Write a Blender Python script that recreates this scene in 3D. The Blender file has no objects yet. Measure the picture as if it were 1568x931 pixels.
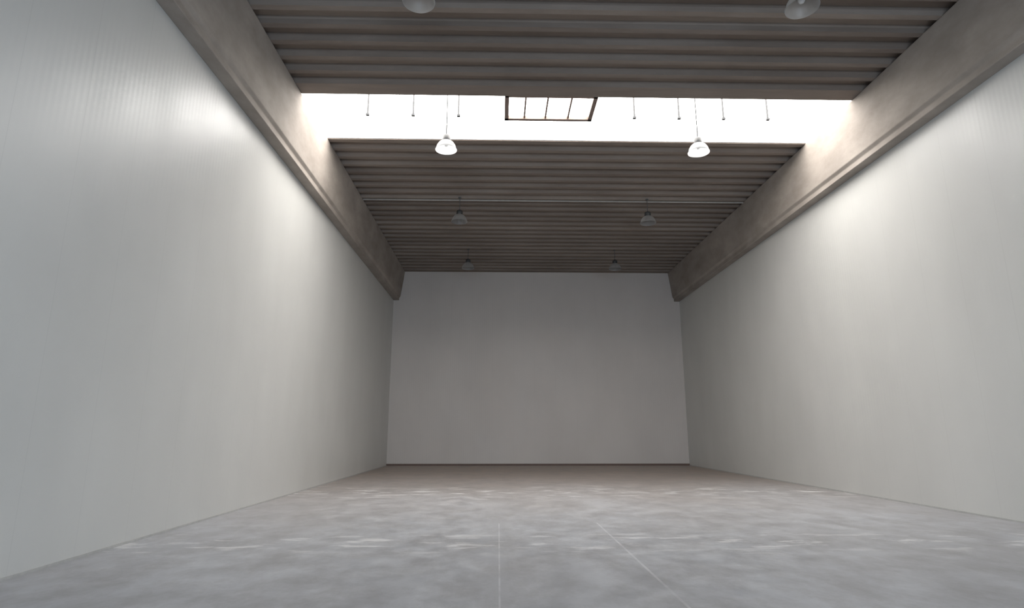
import bpy, bmesh, math
from mathutils import Vector, Matrix
S = bpy.context.scene
try:
    S.view_settings.view_transform = 'Standard'
    S.view_settings.look = 'None'
except Exception as e:
    print(e)

# ---------------- dimensions (metres) ----------------
XL, XR = -5.12, 8.87      # inner faces of side walls
YF, YB = -8.0, 28.0       # rear (behind camera) / back wall
ZC = 9.22                 # underside of roof ribs
ZB = 7.77                 # underside of edge beams
SY0, SY1 = 12.45, 14.62   # rooflight opening
CURB = .42

# ---------------- helpers ----------------
def link(ob, parent=None):
    S.collection.objects.link(ob)
    if parent: ob.parent = parent
    return ob
def bm_box(bm, x0, x1, y0, y1, z0, z1, mi=0):
    v = [bm.verts.new(p) for p in [(x0,y0,z0),(x1,y0,z0),(x1,y1,z0),(x0,y1,z0),(x0,y0,z1),(x1,y0,z1),(x1,y1,z1),(x0,y1,z1)]]
    for q in [(0,3,2,1),(4,5,6,7),(0,1,5,4),(1,2,6,5),(2,3,7,6),(3,0,4,7)]:
        f = bm.faces.new([v[i] for i in q]); f.material_index = mi
def extrude_profile(bm, prof, axis, a, b, mi=0):
    def P(p, t):
        return (t, p[0], p[1]) if axis == 'X' else (p[0], t, p[1])
    A = [bm.verts.new(P(p, a)) for p in prof]; B = [bm.verts.new(P(p, b)) for p in prof]
    n = len(prof)
    for i in range(n):
        f = bm.faces.new([A[i], A[(i+1)%n], B[(i+1)%n], B[i]]); f.material_index = mi
    f1 = bm.faces.new(A); f2 = bm.faces.new(list(reversed(B)))
    f1.material_index = f2.material_index = mi
def revolve(bm, prof, seg=32, mi=0, center=(0,0,0)):
    rings = []
    for r, z in prof:
        if r < 1e-5:
            rings.append([bm.verts.new((center[0], center[1], center[2]+z))])
        else:
            rings.append([bm.verts.new((center[0]+r*math.cos(2*math.pi*i/seg), center[1]+r*math.sin(2*math.pi*i/seg), center[2]+z)) for i in range(seg)])
    for a, b in zip(rings[:-1], rings[1:]):
        for i in range(seg):
            j = (i+1) % seg
            if len(a) == 1 and len(b) == 1: continue
            if len(a) == 1: vs = [a[0], b[j], b[i]]
            elif len(b) == 1: vs = [a[i], a[j], b[0]]
            else: vs = [a[i], a[j], b[j], b[i]]
            f = bm.faces.new(vs); f.smooth = True; f.material_index = mi
def finish(bm, name, mats, parent=None, loc=None, bevel=0):
    bmesh.ops.recalc_face_normals(bm, faces=bm.faces)
    me = bpy.data.meshes.new(name); bm.to_mesh(me); bm.free()
    for m in mats: me.materials.append(m)
    ob = bpy.data.objects.new(name, me)
    if loc: ob.location = loc
    link(ob, parent)
    if bevel:
        b = ob.modifiers.new('bevel', 'BEVEL'); b.width = bevel; b.segments = 2; b.limit_method = 'ANGLE'
    return ob

# ---------------- materials ----------------
class N:
    def __init__(s, name):
        s.m = bpy.data.materials.new(name); s.m.use_nodes = True
        s.t = s.m.node_tree; s.b = s.t.nodes['Principled BSDF']
        s.geo = s.t.nodes.new('ShaderNodeNewGeometry')
    def add(s, typ, **kw):
        n = s.t.nodes.new(typ)
        for k, v in kw.items(): setattr(n, k, v)
        return n
    def L(s, a, b): s.t.links.new(a, b)
    def mapped(s, scale):
        mp = s.add('ShaderNodeMapping'); mp.inputs['Scale'].default_value = scale
        s.L(s.geo.outputs['Position'], mp.inputs['Vector']); return mp.outputs[0]
    def noise(s, scale3, scale=1, detail=4, rough=.55):
        n = s.add('ShaderNodeTexNoise'); n.inputs['Scale'].default_value = scale
        n.inputs['Detail'].default_value = detail; n.inputs['Roughness'].default_value = rough
        s.L(s.mapped(scale3), n.inputs['Vector']); return n.outputs['Fac']
    def ramp(s, src, stops):
        r = s.add('ShaderNodeValToRGB'); e = r.color_ramp.elements
        while len(e) < len(stops): e.new(.5)
        for el, (p, c) in zip(e, stops):
            el.position = p; el.color = (c if len(c) == 4 else (*c, 1)) if hasattr(c, '__len__') else (c, c, c, 1)
        s.L(src, r.inputs[0]); return r.outputs[0]
    def mix(s, fac, a, b, mode='MIX'):
        m = s.add('ShaderNodeMix', data_type='RGBA', blend_type=mode)
        for inp, v in ((m.inputs[0], fac), (m.inputs[6], a), (m.inputs[7], b)):
            if isinstance(v, bpy.types.NodeSocket): s.L(v, inp)
            elif hasattr(v, '__len__'): inp.default_value = (*v, 1)
            else: inp.default_value = v
        return m.outputs[2]
    def math(s, op, a, b=0.0, c=None):
        m = s.add('ShaderNodeMath', operation=op)
        for i, v in enumerate([a, b] + ([c] if c is not None else [])):
            if isinstance(v, bpy.types.NodeSocket): s.L(v, m.inputs[i])
            else: m.inputs[i].default_value = v
        return m.outputs[0]
    def xyz(s):
        x = s.add('ShaderNodeSeparateXYZ'); s.L(s.geo.outputs['Position'], x.inputs[0]); return x.outputs
    def bump(s, h, strength, dist):
        b = s.add('ShaderNodeBump'); b.inputs['Strength'].default_value = strength; b.inputs['Distance'].default_value = dist
        s.L(h, b.inputs['Height']); s.L(b.outputs[0], s.b.inputs['Normal'])

def wall_mat(name, axis, base, rough=.38, spec=.45):
    n = N(name); c = n.xyz()[axis]
    cloud = n.noise((.5, .5, .25), 1.0, 3)
    col = n.ramp(cloud, [(.3, tuple(v*.94 for v in base)), (.7, tuple(min(1, v*1.03) for v in base))])
    fr = n.math('FRACT', n.math('ADD', c, 100.3))
    joint = n.math('LESS_THAN', fr, .010)
    col = n.mix(n.math('MULTIPLY', joint, .09), col, (.2, .19, .18))
    w = n.math('SINE', n.math('MULTIPLY', c, 2*math.pi/.10))
    h = n.math('ADD', n.math('MULTIPLY', w, .5), n.math('MULTIPLY', joint, -.5))
    n.bump(h, .16, .004)
    n.L(col, n.b.inputs['Base Color'])
    rg = n.ramp(n.noise((.7, .7, .3), 1, 3), [(.3, rough-.04), (.7, rough+.06)])
    n.L(rg, n.b.inputs['Roughness'])
    n.b.inputs['Specular IOR Level'].default_value = spec
    return n.m
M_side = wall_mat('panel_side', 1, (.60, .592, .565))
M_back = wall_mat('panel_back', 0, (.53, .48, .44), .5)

def concrete(name, dark, light, stretch, plank=False, rough=.85, st_amt=.45):
    n = N(name)
    a = n.noise(stretch, 1, 8, .65)
    col = n.ramp(a, [(.3, dark), (.72, light)])
    st = n.noise((.35, .35, .6), 1.0, 4)
    col = n.mix(n.ramp(st, [(.42, 0.), (.62, st_amt)]), col, tuple(v*.62 for v in dark))
    if plank:
        y = n.xyz()[1]
        wn = n.add('ShaderNodeTexWhiteNoise', noise_dimensions='1D')
        n.L(n.math('FLOOR', n.math('MULTIPLY', y, 1/.5)), wn.inputs['W'])
        col = n.mix(.7, col, n.ramp(wn.outputs['Value'], [(0, (.6, .56, .53)), (1, (1, .97, .94))]), 'MULTIPLY')
    n.L(col, n.b.inputs['Base Color']); n.b.inputs['Roughness'].default_value = rough
    n.bump(n.noise((6, 6, 6), 1, 6), .3, .01)
    return n.m
M_ceil = concrete('roof_concrete', (.205, .165, .138), (.29, .245, .212), (.4, 2.5, 2.5), True, st_amt=.15)
M_beam = concrete('beam_concrete', (.25, .215, .187), (.40, .352, .31), (1.2, .8, 1.6), st_amt=.25)

# floor
n = N('floor_concrete'); X = n.xyz()
fine = n.noise((1, 1, 1), 2.2, 10, .7); big = n.noise((.35, .22, 1), 1, 4)
mid = n.noise((1.6, 1.1, 1), 1, 9, .72)
col = n.ramp(fine, [(.3, (.35, .36, .385)), (.72, (.52, .53, .555))])
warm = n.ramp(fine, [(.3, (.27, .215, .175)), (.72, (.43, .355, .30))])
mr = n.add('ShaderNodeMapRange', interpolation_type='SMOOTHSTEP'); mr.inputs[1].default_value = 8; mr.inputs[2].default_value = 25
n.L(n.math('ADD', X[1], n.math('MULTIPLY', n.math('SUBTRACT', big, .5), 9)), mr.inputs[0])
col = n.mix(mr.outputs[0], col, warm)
col = n.mix(n.ramp(mid, [(.42, 0.), (.64, .5)]), col, (.22, .205, .20))
col = n.mix(n.ramp(big, [(.4, 0.), (.65, .25)]), col, (.26, .245, .24))
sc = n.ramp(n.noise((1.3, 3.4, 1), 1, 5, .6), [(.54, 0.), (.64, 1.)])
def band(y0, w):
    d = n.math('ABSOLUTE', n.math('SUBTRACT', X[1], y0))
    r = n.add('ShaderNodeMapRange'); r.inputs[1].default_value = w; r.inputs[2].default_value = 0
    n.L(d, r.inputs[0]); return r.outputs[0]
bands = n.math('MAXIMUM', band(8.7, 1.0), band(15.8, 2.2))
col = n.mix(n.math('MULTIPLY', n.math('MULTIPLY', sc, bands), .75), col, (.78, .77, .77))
def line(co, pos, w):
    return n.math('LESS_THAN', n.math('ABSOLUTE', n.math('SUBTRACT', co, pos)), w)
nb = n.ramp(n.noise((1, 1.2, 1), 2, 3), [(.35, .3), (.6, 1.)])
l = n.math('MAXIMUM', line(X[0], .02, .009), line(X[0], 1.68, .015))
near = n.math('LESS_THAN', X[1], 10.5)
l = n.math('MULTIPLY', n.math('MULTIPLY', l, nb), near)
col = n.mix(n.math('MULTIPLY', l, .36), col, (.75, .75, .76))
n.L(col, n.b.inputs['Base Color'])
n.L(n.ramp(fine, [(.3, .40), (.7, .60)]), n.b.inputs['Roughness'])
n.bump(n.noise((1, 1, 1), 14, 6), .12, .01)
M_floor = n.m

def simple(name, col, rough=.5, metal=0.):
    n = N(name)
    c = n.ramp(n.noise((9, 9, 9), 1, 4), [(.3, tuple(v*.85 for v in col)), (.7, col)])
    n.L(c, n.b.inputs['Base Color']); n.b.inputs['Roughness'].default_value = rough; n.b.inputs['Metallic'].default_value = metal
    return n.m
M_frame = simple('hatch_frame_steel', (.24, .17, .14), .6)
M_bar = simple('glazing_clip_dark', (.03, .03, .032), .7)
M_curb = simple('curb_white', (.88, .87, .85), .5)
M_trim = simple('base_trim_brown', (.14, .09, .07), .6)
M_skirt = simple('base_trim_grey', (.48, .47, .45), .5)
M_bulb = simple('bulb_white', (.8, .8, .8), .3)
M_dark = simple('lamp_ballast_grey', (.05, .05, .05), .5)
M_rod = simple('lamp_rod', (.1, .1, .1), .5, .3)
M_pipe = simple('conduit', (.34, .31, .28), .5)
M_door = simple('door_frame_steel', (.3, .3, .32), .5)
n = N('lamp_shade_acrylic')
n.b.inputs['Base Color'].default_value = (.12, .12, .12, 1); n.b.inputs['Roughness'].default_value = .35
tr = n.add('ShaderNodeBsdfTranslucent'); tr.inputs[0].default_value = (.95, .96, .97, 1)
mx = n.add('ShaderNodeMixShader'); mx.inputs[0].default_value = .42
n.L(n.b.outputs[0], mx.inputs[1]); n.L(tr.outputs[0], mx.inputs[2])
n.L(mx.outputs[0], n.t.nodes['Material Output'].inputs['Surface'])
M_shade = n.m
n = N('opal_rooflight')
n.b.inputs['Base Color'].default_value = (.9, .9, .9, 1)
n.b.inputs['Emission Color'].default_value = (1, .975, .94, 1); n.b.inputs['Emission Strength'].default_value = 11.8
M_opal = n.m

# ---------------- shell ----------------
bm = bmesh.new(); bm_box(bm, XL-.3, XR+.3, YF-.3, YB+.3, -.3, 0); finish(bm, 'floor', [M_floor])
bm = bmesh.new(); bm_box(bm, XL-.3, XL, YF-.3, YB+.3, 0, ZC+.45); finish(bm, 'wall_left', [M_side])
bm = bmesh.new(); bm_box(bm, XR, XR+.3, YF-.3, YB+.3, 0, ZC+.45); finish(bm, 'wall_right', [M_side])
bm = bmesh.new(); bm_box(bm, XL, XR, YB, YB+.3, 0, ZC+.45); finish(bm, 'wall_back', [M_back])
DX0, DX1, DZ = -4.3, 8.1, 4.0
bm = bmesh.new()
bm_box(bm, XL, DX0, YF-.3, YF, 0, ZC+.45); bm_box(bm, DX1, XR, YF-.3, YF, 0, ZC+.45); bm_box(bm, DX0, DX1, YF-.3, YF, DZ, ZC+.45)
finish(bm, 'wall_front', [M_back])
bm = bmesh.new()
bm_box(bm, DX0, DX0+.12, YF-.34, YF+.04, 0, DZ); bm_box(bm, DX1-.12, DX1, YF-.34, YF+.04, 0, DZ); bm_box(bm, DX0, DX1, YF-.34, YF+.04, DZ-.14, DZ)
finish(bm, 'door_1', [M_door])

bm = bmesh.new()
def ribbed(y0, y1):
    pts = [(y0, ZC)]; y = y0 + .16; d = .14
    pts.append((y, ZC))
    while y + .5 < y1 - .05:
        pts += [(y+.04, ZC+d), (y+.32, ZC+d), (y+.37, ZC), (y+.5, ZC)]
        y += .5
    pts += [(y1, ZC), (y1, ZC+.42), (y0, ZC+.42)]
    extrude_profile(bm, pts, 'X', XL, XR)
ribbed(YF, SY0); ribbed(SY1, YB)
finish(bm, 'ceiling', [M_ceil])

def beam(name, xw, s):
    prof = [(xw, ZB), (xw+s*.27, ZB), (xw+s*.27, ZB+.13), (xw+s*.33, ZB+.20), (xw+s*.50, ZC-.03), (xw+s*.50, ZC+.0), (xw, ZC+.0)]
    bm = bmesh.new(); extrude_profile(bm, prof, 'Y', YF, YB)
    return finish(bm, name, [M_beam], bevel=.015)
beam('beam_left', XL, 1)
beam('beam_right', XR, -1)

# rooflight : white curbs, barrel vault of opal sheets, hanging clips, hatch frame
sky = bpy.data.objects.new('window_1', None); link(sky)
cy = (SY0+SY1)/2; hw = (SY1-SY0)/2; rise = .40
bm = bmesh.new()
bm_box(bm, XL, XR, SY0, SY0+.03, ZC+.02, ZC+CURB+.02); bm_box(bm, XL, XR, SY1-.03, SY1, ZC+.02, ZC+CURB+.02)
bm_box(bm, XL, XL+.03, SY0+.03, SY1-.03, ZC+.0, ZC+CURB+.02); bm_box(bm, XR-.03, XR, SY0+.03, SY1-.03, ZC+.0, ZC+CURB+.02)
finish(bm, 'curb', [M_curb], sky)
bm = bmesh.new()
K = 20; ring = []
for k in range(K+1):
    a = math.pi*k/K; y = cy-hw*math.cos(a); z = ZC+CURB+.02+rise*math.sin(a)
    ring.append((bm.verts.new((XL, y, z)), bm.verts.new((XR, y, z))))
for a, b in zip(ring[:-1], ring[1:]):
    f = bm.faces.new([a[0], a[1], b[1], b[0]]); f.smooth = True
for s_ in (0, 1):
    bm.faces.new([r[s_] for r in ring])
finish(bm, 'opal_vault', [M_opal], sky)
bm = bmesh.new()
for xb in [-3.35, -2.2, -1.05, 3.45, 4.6, 5.75, 6.9]:
    bm_box(bm, xb-.02, xb+.02, 13.60, 13.63, ZC+.17, ZC+CURB+rise+.01)
    bm_box(bm, xb-.04, xb+.04, 13.58, 13.65, ZC+.13, ZC+.18)
finish(bm, 'vault_clips', [M_bar], sky)
bm = bmesh.new()
hx0, hx1, hy0, hy1, hz = .12, 2.33, SY0+.03, 13.60, ZC+.02
bm_box(bm, hx0, hx1, hy1-.10, hy1, hz, hz+.09)
bm_box(bm, hx0, hx1, hy0, hy0+.06, hz, hz+.08)
bm_box(bm, hx0, hx0+.10, hy0, hy1, hz, hz+.08)
bm_box(bm, hx1-.10, hx1, hy0, hy1, hz, hz+.08)
for xx in (.62, 1.15, 1.72):
    bm_box(bm, xx-.02, xx+.02, hy0, hy1-.05, hz+.02, hz+.07)
for xx in (hx0+.05, hx1-.05):
    bm_box(bm, xx-.03, xx+.03, hy1-.07, hy1-.01, hz, ZC+CURB+rise)
finish(bm, 'hatch_frame', [M_frame], sky)

# cable conduit across the roof between lamps
bm = bmesh.new()
pr = [(18.75+.03*math.cos(i*math.pi/4), ZC-.032+.03*math.sin(i*math.pi/4)) for i in range(8)]
extrude_profile(bm, pr, 'X', XL+.52, XR-.52)
finish(bm, 'cable_conduit', [M_pipe])

bm = bmesh.new(); bm_box(bm, XL, XR, YB-.04, YB, 0, .09); finish(bm, 'baseboard_back', [M_trim])
bm = bmesh.new(); bm_box(bm, XL, XL+.015, YF, YB-.04, 0, .03); finish(bm, 'baseboard_left', [M_skirt])
bm = bmesh.new(); bm_box(bm, XR-.015, XR, YF, YB-.04, 0, .03); finish(bm, 'baseboard_right', [M_skirt])

def lamp(x, y, zbot=8.36):
    e = bpy.data.objects.new('pendant_lamp', None); e.location = (x, y, zbot); link(e)
    bm = bmesh.new()
    outer = [(.265, 0), (.27, .015), (.25, .05), (.23, .12), (.185, .19), (.13, .235), (.10, .25)]
    revolve(bm, outer, 40)
    o = finish(bm, 'shade', [M_shade], e)
    bm = bmesh.new()
    revolve(bm, [(0, .10), (.04, .11), (.06, .15), (.05, .24)], 20)
    finish(bm, 'bulb', [M_bulb], e)
    bm = bmesh.new()
    revolve(bm, [(0, .245), (.10, .245), (.105, .26), (.105, .37), (.09, .39), (.03, .40), (.025, .43), (0, .43)], 28)
    finish(bm, 'ballast', [M_dark], e)
    top = ZC - zbot
    if SY0 < y < SY1: top = ZC + CURB + rise - zbot
    bm = bmesh.new()
    revolve(bm, [(0, .42), (.012, .42), (.012, top-.02), (.05, top-.02), (.05, top+.0), (0, top+.0)], 12)
    finish(bm, 'rod', [M_rod], e)
for y in (8.35, 13.5, 18.6, 24.3):
    for x in (-1.33, 5.0):
        lamp(x, y)

# ---------------- light ----------------
w = bpy.data.worlds.new('World'); S.world = w; w.use_nodes = True
w.node_tree.nodes['Background'].inputs[0].default_value = (.62, .78, 1, 1)
w.node_tree.nodes['Background'].inputs[1].default_value = 1.0
# sky light falling in through the loading door, slightly downward
ld = bpy.data.lights.new('doorway_daylight', 'AREA'); ld.shape = 'RECTANGLE'; ld.size = 12.0; ld.size_y = 4.0
ld.energy = 1900; ld.color = (.66, .83, 1)
lo = bpy.data.objects.new('doorway_daylight', ld); link(lo)
lo.location = (1.9, YF-1.25, 2.4)
lo.rotation_euler = Vector((0, -math.cos(math.radians(24)), math.sin(math.radians(24)))).to_track_quat('Z', 'Y').to_euler()

# ---------------- camera ----------------
cd = bpy.data.cameras.new('camera'); cam = bpy.data.objects.new('camera', cd); link(cam)
cd.sensor_width = 36; cd.lens = 20.66; cd.clip_end = 200
cam.location = (0, 0, 1.5)
cam.rotation_euler = (math.radians(90+12.32), 0, math.radians(-1.31))
S.camera = cam
